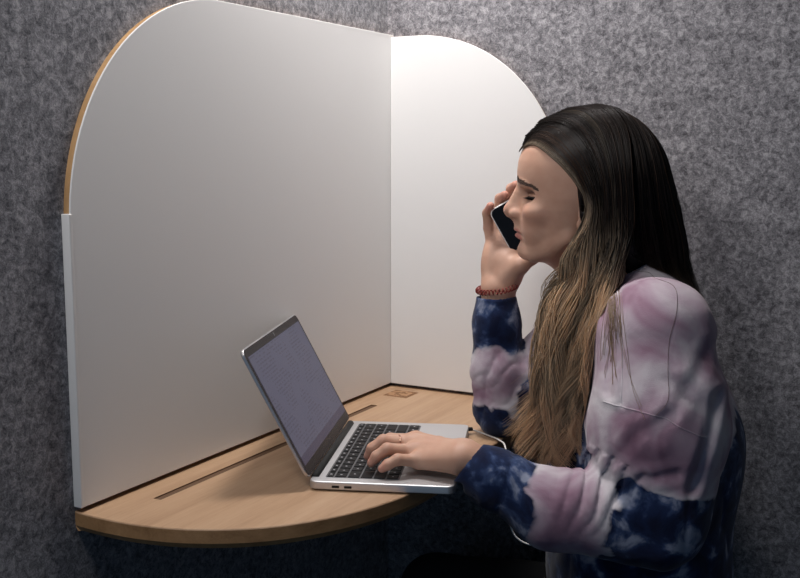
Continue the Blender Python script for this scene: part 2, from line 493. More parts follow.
def vnoise(P, s, seed=0):
    """value noise in about [-1,1], s = feature size"""
    q = P / s + seed * 17.3; i = np.floor(q).astype(np.int64); w = q - i; w = w * w * (3 - 2 * w)
    def h(a, b, c):
        n = (a * 73856093) ^ (b * 19349663) ^ (c * 83492791); n = (n ^ (n >> 13)) * 1274126177
        return ((n ^ (n >> 16)) & 0xffff) / 32767.5 - 1
    r = 0
    for dx_ in (0, 1):
        for dy_ in (0, 1):
            for dz_ in (0, 1):
                wt = (w[:, 0] if dx_ else 1 - w[:, 0]) * (w[:, 1] if dy_ else 1 - w[:, 1]) * (w[:, 2] if dz_ else 1 - w[:, 2])
                r = r + wt * h(i[:, 0] + dx_, i[:, 1] + dy_, i[:, 2] + dz_)
    return r
def fbm(P, s, oct=3, seed=0):
    return sum(vnoise(P, s / 2 ** k, seed + k) / 2 ** k for k in range(oct))

def isosurface(f, lo, hi, h, B=12):
    """sparse surface nets: f(P)->signed distance, box lo..hi, voxel h. returns verts, quads"""
    lo = np.array(lo, float); hi = np.array(hi, float)
    nb = np.ceil((hi - lo) / (h * B)).astype(int)
    g = np.stack(np.meshgrid(*[np.arange(n) for n in nb], indexing='ij'), -1).reshape(-1, 3)
    cen = lo + (g + .5) * B * h
    d = np.concatenate([f(c.astype(f32)) for c in np.array_split(cen, max(1, len(cen) // 200000))])
    g = g[np.abs(d) < B * h * .95 + 4]
    n1 = B + 2
    off = np.stack(np.meshgrid(*[np.arange(n1)] * 3, indexing='ij'), -1).reshape(-1, 3)
    dim = nb * B + 4
    def key(a): return (a[..., 0] * dim[1] + a[..., 1]) * dim[2] + a[..., 2]
    cellk, cellv, quads = [], [], []
    for ch in np.array_split(g, max(1, len(g) * n1 ** 3 // 600000)):
        idx = ch[:, None] * B + off[None]
        val = f((lo + idx.reshape(-1, 3) * h).astype(f32)).reshape(len(ch), n1, n1, n1)
        s = val < 0
        # cells (B+1 range) with vertices
        c = [(i, j, k) for i in (0, 1) for j in (0, 1) for k in (0, 1)]
        m = n1 - 1
        S = np.stack([s[:, i:i + m, j:j + m, k:k + m] for i, j, k in c], -1)
        act = S.any(-1) & ~S.all(-1)
        w = np.argwhere(act)
        if not len(w): continue
        D = np.stack([val[:, i:i + m, j:j + m, k:k + m][act] for i, j, k in c], -1)
        acc = np.zeros((len(w), 3)); cnt = np.zeros(len(w)); C_ = np.array(c, float)
        for a in range(8):
            for ax in range(3):
                if c[a][ax]: continue
                b = a + (4, 2, 1)[ax]
                sg = (D[:, a] < 0) != (D[:, b] < 0)
                t = D[:, a] / np.where(sg, D[:, a] - D[:, b], 1)
                p = C_[a][None] + t[:, None] * (C_[b] - C_[a])[None]
                acc += np.where(sg[:, None], p, 0); cnt += sg
        gi = ch[w[:, 0]] * B + w[:, 1:]
        cellk.append(key(gi)); cellv.append(lo + (gi + acc / cnt[:, None]) * h)
        # quads: edges starting at grid points 1..B (cells around them are inside this block's range)
        for ax in range(3):
            sl = [slice(1, B + 1)] * 3; sl2 = list(sl); sl2[ax] = slice(2, B + 2)
            a_, b_ = s[(slice(None), *sl)], s[(slice(None), *sl2)]
            e = np.argwhere(a_ != b_)
            if not len(e): continue
            flip = a_[a_ != b_]
            p = ch[e[:, 0]] * B + e[:, 1:] + 1
            u_, v_ = [(1, 2), (2, 0), (0, 1)][ax]
            eu = np.eye(3, dtype=int)[u_]; ev = np.eye(3, dtype=int)[v_]
            q = np.stack([key(p - eu - ev), key(p - ev), key(p), key(p - eu)], -1)
            q = np.where(flip[:, None], q, q[:, ::-1])
            quads.append(q)
    ck = np.concatenate(cellk); cv_ = np.concatenate(cellv)
    uk, first = np.unique(ck, return_index=True)
    V = cv_[first]; Q = np.concatenate(quads)
    ix = np.searchsorted(uk, Q); ix = np.minimum(ix, len(uk) - 1)
    ok = (uk[ix] == Q).all(1)
    Q = ix[ok]
    used = np.unique(Q); remap = np.zeros(len(V), int); remap[used] = np.arange(len(used))
    return V[used], remap[Q]

def relax(V, Q, it=2, lam=.5):
    n = len(V)
    E = np.concatenate([Q[:, [0, 1]], Q[:, [1, 2]], Q[:, [2, 3]], Q[:, [3, 0]]])
    E = np.concatenate([E, E[:, ::-1]])
    cnt = np.bincount(E[:, 0], minlength=n)[:, None]
    for _ in range(it):
        for l_ in (lam, -lam * 1.03):
            s = np.stack([np.bincount(E[:, 0], V[E[:, 1], k], n) for k in range(3)], 1) / np.maximum(cnt, 1)
            V = V + l_ * (s - V)
    return V

BASIS = np.array([tuple(Fv.normalized()), tuple(Lv.normalized()), (0, 0, 1)])
Oo = np.array(tuple(O))
def toW(V): return Oo + (np.asarray(V, float) / 1000) @ BASIS
def fast_mesh(name, V, Q, attrs=None, mat=None, parent=None):
    """V in P frame mm; Q (n,k) index array"""
    me = bpy.data.meshes.new(name); Wv = toW(V)
    k = Q.shape[1]
    me.vertices.add(len(Wv)); me.vertices.foreach_set('co', Wv.astype(f32).ravel())
    me.loops.add(Q.size); me.loops.foreach_set('vertex_index', Q.astype(np.int32).ravel())
    me.polygons.add(len(Q)); me.polygons.foreach_set('loop_start', np.arange(0, Q.size, k, dtype=np.int32))
    me.polygons.foreach_set('loop_total', np.full(len(Q), k, np.int32)) if bpy.app.version < (4, 0) else None
    me.update(calc_edges=True); me.validate()
    for nm, a in (attrs or {}).items():
        a = np.asarray(a, f32)
        if a.ndim == 1:
            at = me.attributes.new(nm, 'FLOAT', 'POINT'); at.data.foreach_set('value', a)
        else:
            at = me.attributes.new(nm, 'FLOAT_COLOR', 'POINT')
            at.data.foreach_set('color', np.c_[a, np.ones(len(a), f32)].astype(f32).ravel())
    return link(name, me, mat, parent, True)

# ------------------------------------------------------------------ the head
HS = .967
# front profile of the face without nose and lips: (u, f)
PROF = np.array([(-95, 52), (-90, 62), (-84, 72), (-78, 77), (-70, 78), (-64, 77), (-56, 77), (-48, 79), (-40, 80), (-30, 81), (-18, 79), (-6, 78), (6, 77), (16, 78.5), (24, 80.5), (32, 82.5), (42, 82.5), (57, 81), (73, 76), (90, 62), (105, 40), (116, 10)], float)
WID = np.array([(-95, 24), (-88, 32), (-80, 39), (-70, 46), (-60, 51), (-45, 56.5), (-30, 61), (-12, 66), (5, 68), (20, 67), (35, 66), (50, 65), (70, 61), (90, 52), (105, 38), (116, 15)], float)
NEXP = np.array([(-95, 1.9), (-75, 1.85), (-50, 1.85), (-20, 1.95), (5, 1.95), (20, 2.0), (40, 2.1), (70, 2.2), (116, 2.0)], float)
def it(tab, x): return np.interp(x, tab[:, 0], tab[:, 1]).astype(f32)
EC = (30, 15, 6.5); ER = (36.5, 33, 12.5)
def slit_at(S): return -2.0 - .006 * (S - 30) ** 2 - (S - 30) * .13
def head(P):
    q = P / HS; x, s, u = q[:, 0], q[:, 1], q[:, 2]
    cran = ell(q, (-14, 0, 38), (92, 73, 82))
    # face loft
    uc = np.clip(u, -95, 116)
    pf, w, n = it(PROF, uc), it(WID, uc), it(NEXP, uc)
    fc = 8 + np.clip((-uc - 40) * .45, 0, 30)
    ax = pf - fc; back = 62 - np.clip((-uc - 20) * .55, 0, 42)
    a = np.where(x > fc, (x - fc) / ax, (fc - x) / back)
    k = (np.abs(a) ** n + np.abs(s / w) ** n) ** (1 / n)
    loft = (k - 1) * np.minimum(ax, w) * .92
    loft = smax(loft, -(u + 90), 12); loft = smax(loft, u - 105, 10)
    d = smin(cran, loft, 14)
    S = np.abs(s)
    qs = np.stack([x, S, u], 1)
    # brow, eye socket, cheekbone
    d = smin(d, ell(qs, (67, 24, 24), (11, 21, 6.5), rotm('X', -14)), 9)
    d = smax(d, -ell(qs, (78, 37, 6), (25, 20, 12.5)), 9)
    d = smin(d, ell(qs, (54, 41, -17), (17, 16, 13)), 16)
    d = smin(d, ell(qs, (54, 28, -42), (15, 16, 20)), 14)
    # nose
    nose = rc(q, (76, 0, 24), (92.5, 0, -8), 5.2, 6.4)
    nose = smin(nose, sph(q, (96.3, 0, -15.5), 7.8), 7)
    nose = smin(nose, rc(q, (78, 0, 8), (82, 0, -18), 8, 12.5), 8)
    nose = smin(nose, ell(qs, (85.5, 9.8, -20.5), (8.8, 5.6, 6.8)), 4.5)
    nose = smin(nose, rc(q, (96, 0, -22), (85, 0, -28.5), 3.2, 3.6), 5)
    d = smin(d, nose, 8)
    d = smax(d, -ell(qs, (90, 6, -27.5), (5.2, 2.6, 3.2)), 2.0)
    # mouth
    d = smin(d, rc(q, (79, 0, -30), (80.5, 0, -43), 6, 6), 10)
    um = u + (s / 17) ** 2 * 4.2; qm = np.stack([x + (s / 20) ** 2 * 7, s, um], 1)
    ups = ell(qm, (78.6, 0, -42.8), (8.2, 18.5, 4.4)); lows = ell(qm, (78.2, 0, -52.6), (8.2, 16.5, 4.6))
    d = smin(d, ups, 4); d = smin(d, lows, 4)
    xm = 80 - (s / 20) ** 2 * 12
    d = smax(d, -(np.sqrt(((x - xm - 7) / 3.2) ** 2 + (um + 47.6) ** 2) - 1.5 + np.maximum(S - 19, 0) * .5), 2.2)
    d = smax(d, -ell(q, (87.0, 0, -61.5), (6.5, 15, 4.2)), 5)
    # chin, jaw
    d = smin(d, ell(q, (66.5, 0, -76), (14, 17, 12)), 12)
    d = smin(d, rc(qs, (6, 50, -52), (58, 20, -80), 9, 9), 12)
    # eyeball with lowered lid
    ec = EC
    lid = ell(qs, ec, ER)
    d = smin(d, lid, 2.5)
    # fine slit between the lids, following the eyeball, and the crease above the lid
    e = qs - V3(*ec)
    slit_u = slit_at(S)
    slit = np.sqrt((e[:, 2] - slit_u) ** 2 + ((lid - .3) * .7) ** 2) - 1.0 + np.maximum(np.abs(S - 32.5) - 13, 0) * .6 + np.where(e[:, 0] < 0, 30, 0)
    d = smax(d, -slit, 1.2)
    cr_u = 4.6 - .018 * (S - 30) ** 2 - (S - 30) * .12
    cr = np.sqrt((e[:, 2] - cr_u) ** 2 + ((lid - .6) * .6) ** 2) - 1.0 + np.maximum(np.abs(S - 32.5) - 13, 0) * .6 + np.where(e[:, 0] < 0, 30, 0)
    d = smax(d, -cr, 1.6)
    # ears
    Re = rotm('Y', -12) @ rotm('Z', 18)
    ear = ell(qs, (-21, 69, -6), (15, 4.5, 28), Re)
    ear = smax(ear, -ell(qs, (-17, 73.5, -3), (10, 4.5, 19), Re), 3)
    ear = smin(ear, ell(qs, (-11, 66.5, -31), (7, 4, 8)), 6)
    d = smin(d, ear, 4)
    return d * HS

def neck(P):
    d = rc(P, (-32, 0, -45), (-66, 0, -135), 47, 52)
    return smin(d, rc(P, (12, 0, -76), (-30, 0, -120), 26, 32), 25)

# joints
LS, LE, LWr = (-112, 152, -162), (-108, 203, -382), (124, 200, -321)
RS, RE, RWr = (-52, -140, -158), (103, -62, -321), (113, -66, -139)
LF = {  # left hand: MCP, PIP, DIP, tip
    'pinky': [(188, 200, -329), (213, 216, -324), (225, 221, -330), (232, 223, -335)],
    'ring': [(197, 182, -323), (230, 200, -316), (243, 204, -325), (250, 205, -334)],
    'middle': [(204, 163, -318), (240, 176, -312), (254, 180, -322), (260, 179, -333)],
    'index': [(202, 145, -319), (236, 150, -317), (248, 152, -326), (254, 152, -334)]}
LFR = {'pinky': (8.8, 7.4, 6.8, 5.4), 'ring': (10, 8.2, 7.3, 5.8), 'middle': (10.2, 8.4, 7.4, 6), 'index': (10, 8.4, 7.4, 6)}
def left_hand(P):
    d = None
    for k, p in LF.items():
        r = LFR[k]
        m = rc(P, (LWr[0] + 12, LWr[1] + (p[0][1] - 172) * .35, LWr[2] - 1), p[0], 17, r[0] + 2.5)
        d = m if d is None else smin(d, m, 9)
    w = rc(P, LWr, (45, 209, -362), 20, 25, (1, 1, 1.12)); w = smin(w, rc(P, (128, 190, -322), (45, 203, -362), 20, 25), 8)
    d = smin(d, w, 16)
    for k, p in LF.items():
        d = smin(d, chain(P, p, LFR[k], 3), 5 if k != 'x' else 4)
        d = smin(d, sph(P, (p[0][0], p[0][1], p[0][2] + 2.5), LFR[k][0]), 6)
    th = chain(P, [(140, 160, -326), (174, 130, -328), (202, 118, -331), (222, 122, -337)], (16, 12, 9.5, 7), 6)
    d = smin(d, th, 10)
    for k, p in LF.items():
        b = (p[0][0] - 4, p[0][1], p[0][2] + LFR[k][0] - 1.5); a = (LWr[0] + 10, LWr[1] + (p[0][1] - 172) * .35, LWr[2] + 12.5)
        d = smin(d, rc(P, a, b, 2.4, 3.4), 5)
    return d
RF = {
    'pinky': [(124, -90, -78), (131, -93, -48), (133, -87, -25), (126, -71, -13)],
    'ring': [(112, -94, -66), (117, -99, -27), (114, -92, -3), (105, -74, 3)],
    'middle': [(98, -95, -58), (99, -101, -14), (97, -93, 12), (89, -74, 18)],
    'index': [(82, -93, -54), (78, -99, -8), (72, -92, 16), (64, -77, 22)]}
RFR = {'pinky': (9, 7.6, 6.9, 5.8), 'ring': (10, 8.3, 7.5, 6.4), 'middle': (10.2, 8.6, 7.7, 6.6), 'index': (10, 8.6, 7.6, 6.5)}
def right_hand(P):
    d = None
    for k, p in RF.items():
        m = rc(P, (RWr[0] + (p[0][0] - 105) * .45 - 2, RWr[1] - 6, RWr[2] + 14), p[0], 16, RFR[k][0] + 3.5)
        d = m if d is None else smin(d, m, 10)
    d = smin(d, rc(P, (RWr[0] - 9, RWr[1], RWr[2]), (106, -64, -215), 18, 21), 12)
    d = smin(d, rc(P, (RWr[0] + 7, RWr[1], RWr[2]), (116, -64, -215), 18, 21), 12)
    d = smin(d, ell(P, (124, -80, -104), (14, 14, 30)), 14)          # little-finger side of the palm
    d = smin(d, ell(P, (96, -70, -108), (17, 15, 25), rotm('Y', 28)), 14)   # ball of the thumb
    th = chain(P, [(100, -66, -118), (80, -60, -101), (62, -62, -88), (44, -66, -74)], (15, 12.5, 10, 8), 8)
    d = smin(d, th, 10)
    for k, p in RF.items(): d = smin(d, chain(P, p, RFR[k], 3), 5)
    return d

# ------------------------------------------------------------------ torso, limbs
KL, KR = (150, 125, -625), (205, -75, -628)
HIPL, HIPR = (-120, 88, -650), (-110, -82, -650)
ANL, ANR = (95, 135, -1035), (150, -85, -1035)
def torso(P, e=0.):
    s = (1, .70, 1)
    d = rc(P, (-92, 2, -228), (-112, 2, -340), 84 + e, 96 + e, s)
    d = smin(d, rc(P, (-112, 2, -340), (-112, 2, -590), 94 + e, 104 + e, s), 60)
    d = smin(d, rc(P, (-60, -120, -166), (-108, 128, -162), 42 + e, 48 + e), 50)
    d = smin(d, rc(P, (-60, 0, -92), (-84, 0, -165), 46 + e * .6, 66 + e), 45)
    return d
def skin(P):
    d = smin(head(P), neck(P), 16)
    d = smin(d, torso(P, -14), 30)
    d = smin(d, rc(P, LS, LE, 44, 36), 25); d = smin(d, rc(P, LE, (30, 211, -372), 38, 25), 14)
    d = smin(d, rc(P, RS, RE, 42, 34), 25); d = smin(d, rc(P, RE, (112, -64, -220), 33, 22), 14)
    d = smin(d, left_hand(P), 6); d = smin(d, right_hand(P), 6)
    for h, k, a in ((HIPL, KL, ANL), (HIPR, KR, ANR)):
        d = smin(d, rc(P, h, k, 68, 46), 25); d = smin(d, rc(P, k, a, 44, 30), 15)
    return d

# sweatshirt: looser surfaces, thickness from an inner hollow, folds
def arm_param(P, a, b):
    a = V3(*a); b = V3(*b); ab = b - a; return ((P - a) @ ab) / (ab @ ab)
L_FORE = [LE, (16, 213, -378), (88, 207, -345), (129, 200, -331)]
R_FORE = [RE, (108, -64, -262), (114, -66, -190), (115, -66, -151)]
def shirt_L(P):
    up = rc(P, (-112, 150, -168), (-114, 172, -270), 62, 72); up = smin(up, rc(P, (-114, 172, -270), (LE[0], LE[1] - 6, LE[2] + 4), 72, 68), 50)
    fo = chain(P, L_FORE, (66, 47, 35, 29), 22)
    return up, fo
def shirt_R(P):
    up = rc(P, RS, (40, -92, -270), 62, 55); up = smin(up, rc(P, (40, -92, -270), RE, 52, 43), 30)
    fo = chain(P, R_FORE, (42, 42, 34, 30.5), 16)
    return up, fo
def shirt_parts(P):
    return torso(P, 20), *shirt_L(P), *shirt_R(P)
CREASES = [([(-42, -130), (-52, -175), (-50, -225)], 3.0, 5.5), ([(-60, -300), (-85, -262), (-120, -240)], 2.6, 6.5),
           ([(-178, -225), (-165, -275), (-150, -330)], 4.0, 6.5), ([(-170, -170), (-140, -215), (-105, -262)], 2.2, 8.0),
           ([(-64, -345), (-90, -318), (-130, -310)], 2.4, 6.0), ([(-60, -100), (-62, -160), (-66, -232)], 1.6, 3.5)]
def shirt(P):
    t, lu, lf, ru, rf = shirt_parts(P)
    # belly of the loose shirt
    t = smin(t, rc(P, (-70, 0, -330), (-85, 0, -520), 98, 112, (1, .78, 1)), 50)
    d = smin(t, lu, 34); a = smin(lf, lu, 4); d = smin(d, a, 14)
    a = smin(rf, ru, 12); d = smin(d, a, 22)
    # folds
    s = arm_param(P, LE, LWr); sr = arm_param(P, RE, RWr)
    n1 = fbm(P, 60, 2, 3); n2 = fbm(P, 38, 2, 9)
    wl = np.exp(-((s - .30) / .15) ** 2) * (lf < 30)
    ph = P[:, 0] + P[:, 2] * .35 + n1 * 9
    f1 = np.abs(np.sin(ph / 6.4)); d = d + wl * (7.5 * (1 - f1) ** 1.6 - 2) * np.clip((P[:, 2] + 395) / 45, 0, 1)
    we = np.exp(-((s + .02) / .16) ** 2) * (np.minimum(lf, lu) < 30)
    d = d + we * 3.0 * np.sin((P[:, 0] * .35 - P[:, 2]) / 13 + n1 * 2.2)
    wr_ = (rf < 25) * np.clip((.95 - sr) * 6, 0, 1) * np.clip(1.15 - np.abs(sr - .25) * 2, 0, 1)
    ph2 = (P[:, 0] * .65 + P[:, 2] * .75 + n2 * 16) / 8.5
    d = d + wr_ * 2.2 * (1 - np.abs(np.sin(ph2))) ** 2
    wc = np.clip(s - .55, 0, 1) * 2 * (lf < 30)
    d = d + wc * 1.2 * np.sin((P[:, 0] + n2 * 20) / 9.)
    d = d + (lf < 30) * (1.8 * np.exp(-((s - .77) / .014) ** 2))
    ub = np.clip((-P[:, 2] - 170) / 120, 0, 1)
    near_ = np.clip((P[:, 1] - 95) / 40, 0, 1)
    for cr_, amp_, wid_ in CREASES:
        dm = np.full(len(P), 1e3, f32)
        for (f0, u0), (f1_, u1) in zip(cr_[:-1], cr_[1:]):
            ab = V3(f1_ - f0, u1 - u0); qq = P[:, [0, 2]] - V3(f0, u0); t_ = np.clip(qq @ ab / (ab @ ab), 0, 1)
            dm = np.minimum(dm, np.linalg.norm(qq - t_[:, None] * ab, axis=1))
        d = d + near_ * amp_ * (np.exp(-(dm / wid_) ** 2) - .45 * np.exp(-((dm - wid_ * 2.0) / wid_) ** 2))
    rid = 1 - np.abs(fbm(P * V3(1, .6, .45), 55, 2, 21))
    d = d + ub * 3.2 * (rid ** 3 - .4) * (1 - np.clip(s * 4, 0, 1) * (lf < 25)) 
    return d
def shirt_closed(P):
    d = shirt(P)
    # open ends: cuffs, neck, hem
    s = P - V3(*L_FORE[3]); ax = V3(*L_FORE[3]) - V3(*L_FORE[2]); ax /= np.linalg.norm(ax)
    ax = ax + V3(0, 0, .35); ax /= np.linalg.norm(ax); cutL = np.where(np.linalg.norm(s, axis=1) < 60, s @ ax + 3, -50)
    s = P - V3(*R_FORE[3]); ax = V3(*R_FORE[3]) - V3(*R_FORE[2]); ax /= np.linalg.norm(ax)
    cutR = np.where(np.linalg.norm(s, axis=1) < 70, s @ ax - 2, -50)
    s = P - V3(-56, 0, -102); ax = V3(.42, 0, .9); ax /= np.linalg.norm(ax)
    cutN = np.where(np.linalg.norm(s * V3(1, .6, 1), axis=1) < 75, s @ ax, -50)
    inner = d + 4.5
    out = smax(d, -(np.maximum(inner, -1e3)), .5) if False else d
    far = np.linalg.norm(P - V3(*L_FORE[3]), axis=1)
    shell = np.maximum(d, -(inner))
    near = (far < 55) | (np.linalg.norm(P - V3(*R_FORE[3]), axis=1) < 60) | (np.linalg.norm(P - V3(-56, 0, -102), axis=1) < 95)
    d = np.where(near, shell, d)
    d = np.maximum(d, cutL); d = np.maximum(d, cutR); d = np.maximum(d, cutN)
    rest = np.where((P[:, 0] > 45) & (P[:, 1] < 20), -(P[:, 2] + 359.6), -50)      # elbow resting on the desk
    rest = np.where((P[:, 0] > 126) & (P[:, 1] > 150), -(P[:, 2] + 346.9), rest)    # cuff resting on the laptop
    d = np.maximum(d, rest)
    return np.maximum(d, -(P[:, 2] + 625))
def trousers(P):
    d = rc(P, (-112, 2, -540), (-112, 2, -640), 92, 96, (1, .68, 1))
    for h, k, a in ((HIPL, KL, ANL), (HIPR, KR, ANR)):
        d = smin(d, rc(P, h, k, 76, 58), 25); d = smin(d, rc(P, k, a, 56, 44), 18)
    d = d + 2 * vnoise(P, 45, 4)
    return np.maximum(d, -(P[:, 2] + 1030))

# --- materials of the person
def skin_mat():
    m, nt, b = newmat('skin'); L = nt.links.new
    at = N(nt, 'ShaderNodeAttribute', attribute_name='tint')
    tc = N(nt, 'ShaderNodeTexCoord')
    n1 = N(nt, 'ShaderNodeTexNoise', Scale=60, Detail=4); L(tc.outputs['Object'], n1.inputs['Vector'])
    mx = N(nt, 'ShaderNodeMix', data_type='RGBA', blend_type='MULTIPLY'); mx.inputs[0].default_value = .35
    r = ramp(nt, [(.3, (.80, .66, .62)), (.7, (1, 1, 1))]); L(n1.outputs['Fac'], r.inputs['Fac'])
    L(at.outputs['Color'], mx.inputs[6]); L(r.outputs['Color'], mx.inputs[7]); L(mx.outputs[2], b.inputs['Base Color'])
    b.inputs['Roughness'].default_value = .5; b.inputs['Specular IOR Level'].default_value = .38
    b.inputs['Subsurface Weight'].default_value = .12; b.inputs['Subsurface Radius'].default_value = (1, .35, .2)
    b.inputs['Subsurface Scale'].default_value = .004
    n2 = N(nt, 'ShaderNodeTexNoise', Scale=700, Detail=2); L(tc.outputs['Object'], n2.inputs['Vector'])
    bp = N(nt, 'ShaderNodeBump', Strength=.12, Distance=.0006); L(n2.outputs['Fac'], bp.inputs['Height']); L(bp.outputs['Normal'], b.inputs['Normal'])
    return m
def shirt_mat():
    m, nt, b = newmat('tie_dye'); L = nt.links.new
    at = N(nt, 'ShaderNodeAttribute', attribute_name='navy')
    tc = N(nt, 'ShaderNodeTexCoord')
    n1 = N(nt, 'ShaderNodeTexNoise', Scale=24, Detail=3, Roughness=.5, Distortion=.5)
    n2 = N(nt, 'ShaderNodeTexNoise', Scale=13, Detail=3, Roughness=.5, Distortion=.5)
    n3 = N(nt, 'ShaderNodeTexNoise', Scale=600, Detail=2)
    n4 = N(nt, 'ShaderNodeTexNoise', Scale=30, Detail=4, Roughness=.5, Distortion=.4)
    for n in (n1, n2, n3, n4): L(tc.outputs['Object'], n.inputs['Vector'])
    # navy amount = attribute + noise
    a = N(nt, 'ShaderNodeMath', operation='MULTIPLY_ADD'); a.inputs[1].default_value = .9; L(n1.outputs['Fac'], a.inputs[0])
    s = N(nt, 'ShaderNodeMath', operation='SUBTRACT'); s.inputs[1].default_value = .45; L(at.outputs['Fac'], s.inputs[0]); L(s.outputs[0], a.inputs[2])
    rn = ramp(nt, [(.44, (0, 0, 0)), (.50, (.25, .25, .25)), (.58, (1, 1, 1))]); L(a.outputs[0], rn.inputs['Fac'])
    # light cloth: mauve with paler patches; goes pale grey close to the navy
    rm = ramp(nt, [(.28, (.16, .08, .125)), (.43, (.28, .175, .235)), (.56, (.39, .31, .365)), (.72, (.54, .51, .54))])
    c = N(nt, 'ShaderNodeMath', operation='MULTIPLY_ADD'); c.inputs[1].default_value = .42; L(at.outputs['Fac'], c.inputs[0]); L(n2.outputs['Fac'], c.inputs[2])
    L(c.outputs[0], rm.inputs['Fac'])
    rv = ramp(nt, [(.38, (.004, .008, .032)), (.52, (.009, .020, .065)), (.585, (.035, .06, .14)), (.67, (.24, .27, .36))])
    L(n4.outputs['Fac'], rv.inputs['Fac'])
    mx = N(nt, 'ShaderNodeMix', data_type='RGBA'); L(rn.outputs['Color'], mx.inputs[0]); L(rm.outputs['Color'], mx.inputs[6]); L(rv.outputs['Color'], mx.inputs[7])
    L(mx.outputs[2], b.inputs['Base Color'])
    b.inputs['Roughness'].default_value = .9; b.inputs['Specular IOR Level'].default_value = .15; b.inputs['Sheen Weight'].default_value = .12
    bp = N(nt, 'ShaderNodeBump', Strength=.25, Distance=.001); L(n3.outputs['Fac'], bp.inputs['Height'])
    bp2 = N(nt, 'ShaderNodeBump', Strength=.5, Distance=.004); L(n1.outputs['Fac'], bp2.inputs['Height']); L(bp.outputs['Normal'], bp2.inputs['Normal'])
    L(bp2.outputs['Normal'], b.inputs['Normal'])
    return m
M_skin = skin_mat(); M_shirt = shirt_mat()
M_jeans = plain('black_denim', (.012, .012, .014), .85)
M_shoe = plain('black_shoe', (.02, .02, .022), .6)

person = empty('person', (Oo[0], Oo[1], 0))
PINV = Matrix.Translation((-Oo[0], -Oo[1], 0))
setp(person, 'person with long dark to blonde hair in a tie-dye sweatshirt, phone at the ear, typing', 'person')
def pp(o):
    o.parent = person; o.matrix_parent_inverse = PINV; return o

def near(V, c, r): return np.exp(-(np.linalg.norm((V - np.array(c)) / np.array(r), axis=1)) ** 2)
def skin_tint(V):
    base = np.array((.56, .34, .245)); c = np.tile(base, (len(V), 1))
    q = V / HS; S = np.stack([q[:, 0], np.abs(q[:, 1]), q[:, 2]], 1)
    def mixc(w, col):
        nonlocal c; w = np.clip(w, 0, 1)[:, None]; c = c * (1 - w) + np.array(col) * w
    mixc(near(S, (60, 40, -22), (26, 22, 18)) * .45, (.58, .27, .19))
    mixc(near(S, (100, 0, -14), (10, 12, 10)) * .35, (.60, .28, .20))
    qm = q.astype(f32).copy(); qm[:, 0] += (q[:, 1] / 20) ** 2 * 7; qm[:, 2] += (q[:, 1] / 17) ** 2 * 4.2
    lipd = np.minimum(ell(qm, (78.6, 0, -43.2), (9.2, 18.5, 4.6)), ell(qm, (78.2, 0, -52.6), (9.2, 17, 4.9)))
    mixc(np.clip(.75 - lipd / 1.4, 0, 1) * (q[:, 0] > 66) * .9, (.42, .15, .13))
    mixc(near(S, (68, 31, 9), (12, 14, 6)) * .5, (.36, .19, .14))
    for F_, T_ in ((LF, (.52, .24, .19)), (RF, (.60, .22, .17))):
        for k, p in F_.items():
            mixc(near(V, p[3], (11, 11, 11)) * .7, T_)
            mixc(near(V, p[1], (9, 9, 9)) * .3, (.50, .24, .18))
    return c
def inner_body(P):
    return np.maximum(skin(P), np.minimum(shirt(P), trousers(P)) + 9)
parts = []
off = 0; VV, QQ = [], []
for lo, hi, h in (((-125, -90, -118), (118, 90, 140), 1.5), ((-260, -215, -1060), (300, 270, -112), 6.0),
                  ((60, 100, -365), (285, 245, -280), 1.3), ((30, -125, -200), (160, -40, 45), 1.3)):
    v, q = isosurface(skin if h == 1.5 else (inner_body if h > 5 else (left_hand if lo[1] > 0 else right_hand)), lo, hi, h)
    v = relax(v, q, 1, .4)
    VV.append(v); QQ.append(q + off); off += len(v)
V = np.concatenate(VV); Q = np.concatenate(QQ)
body = pp(fast_mesh('body', V, Q, {'tint': skin_tint(V)}, M_skin))

v, q = isosurface(shirt_closed, (-290, -225, -640), (160, 300, -60), 2.6)
v = relax(v, q, 1, .4)
def navy_field(V):
    P = V.astype(f32); t, lu, lf, ru, rf = shirt_parts(P)
    s = arm_param(P, LE, LWr); sr = arm_param(P, RE, RWr)
    wob = fbm(P, 50, 2, 5) * 18
    u = P[:, 2]
    sm = lambda d, w: np.clip(.5 + d / (2 * w), 0, 1)
    nt_ = sm(-(u + 275 + wob + np.where(P[:, 0] > -20, -40, 10)), 42)
    nu = sm(-(u + 330 - (P[:, 0] + 110) * .25 + wob * 1.3), 30)
    nf = np.maximum(sm((.20 - s) * 245 + wob * .6, 30), sm((s - .60) * 245 + wob * .6, 30) * .92)
    nr = np.maximum(sm((sr - .47) * 180 + wob * .8, 26), sm((-.02 - sr) * 180 + wob * .5, 22))
    nru = sm(-(u + 240 + wob), 40) * .8
    D = np.stack([t + 8, lu, lf, ru, rf], 1); w = np.exp(-np.clip(D - D.min(1)[:, None], 0, 60) / 5); w /= w.sum(1)[:, None]
    return (w * np.stack([nt_, nu, nf, nru, nr], 1)).sum(1)
shirt_o = pp(fast_mesh('sweatshirt', v, q, {'navy': navy_field(v)}, M_shirt))
setp(shirt_o, 'mauve, white and navy tie-dye sweatshirt')
SHV, SHQ = v, q
v, q = isosurface(trousers, (-260, -200, -1040), (320, 240, -480), 6)
pp(fast_mesh('trousers', v, q, None, M_jeans))
for a in (ANL, ANR):
    def shoe(P, a=a): 
        d = smin(rc(P, (a[0] - 10, a[1], -1065), (a[0] + 130, a[1], -1078), 38, 30), rc(P, (a[0], a[1], -1020), (a[0], a[1], -1060), 40, 40), 20)
        return np.maximum(d, -(P[:, 2] + 1109))
    v, q = isosurface(shoe, (a[0] - 60, a[1] - 60, -1115), (a[0] + 190, a[1] + 60, -970), 4)
    pp(fast_mesh('shoe', v, q, None, M_shoe))

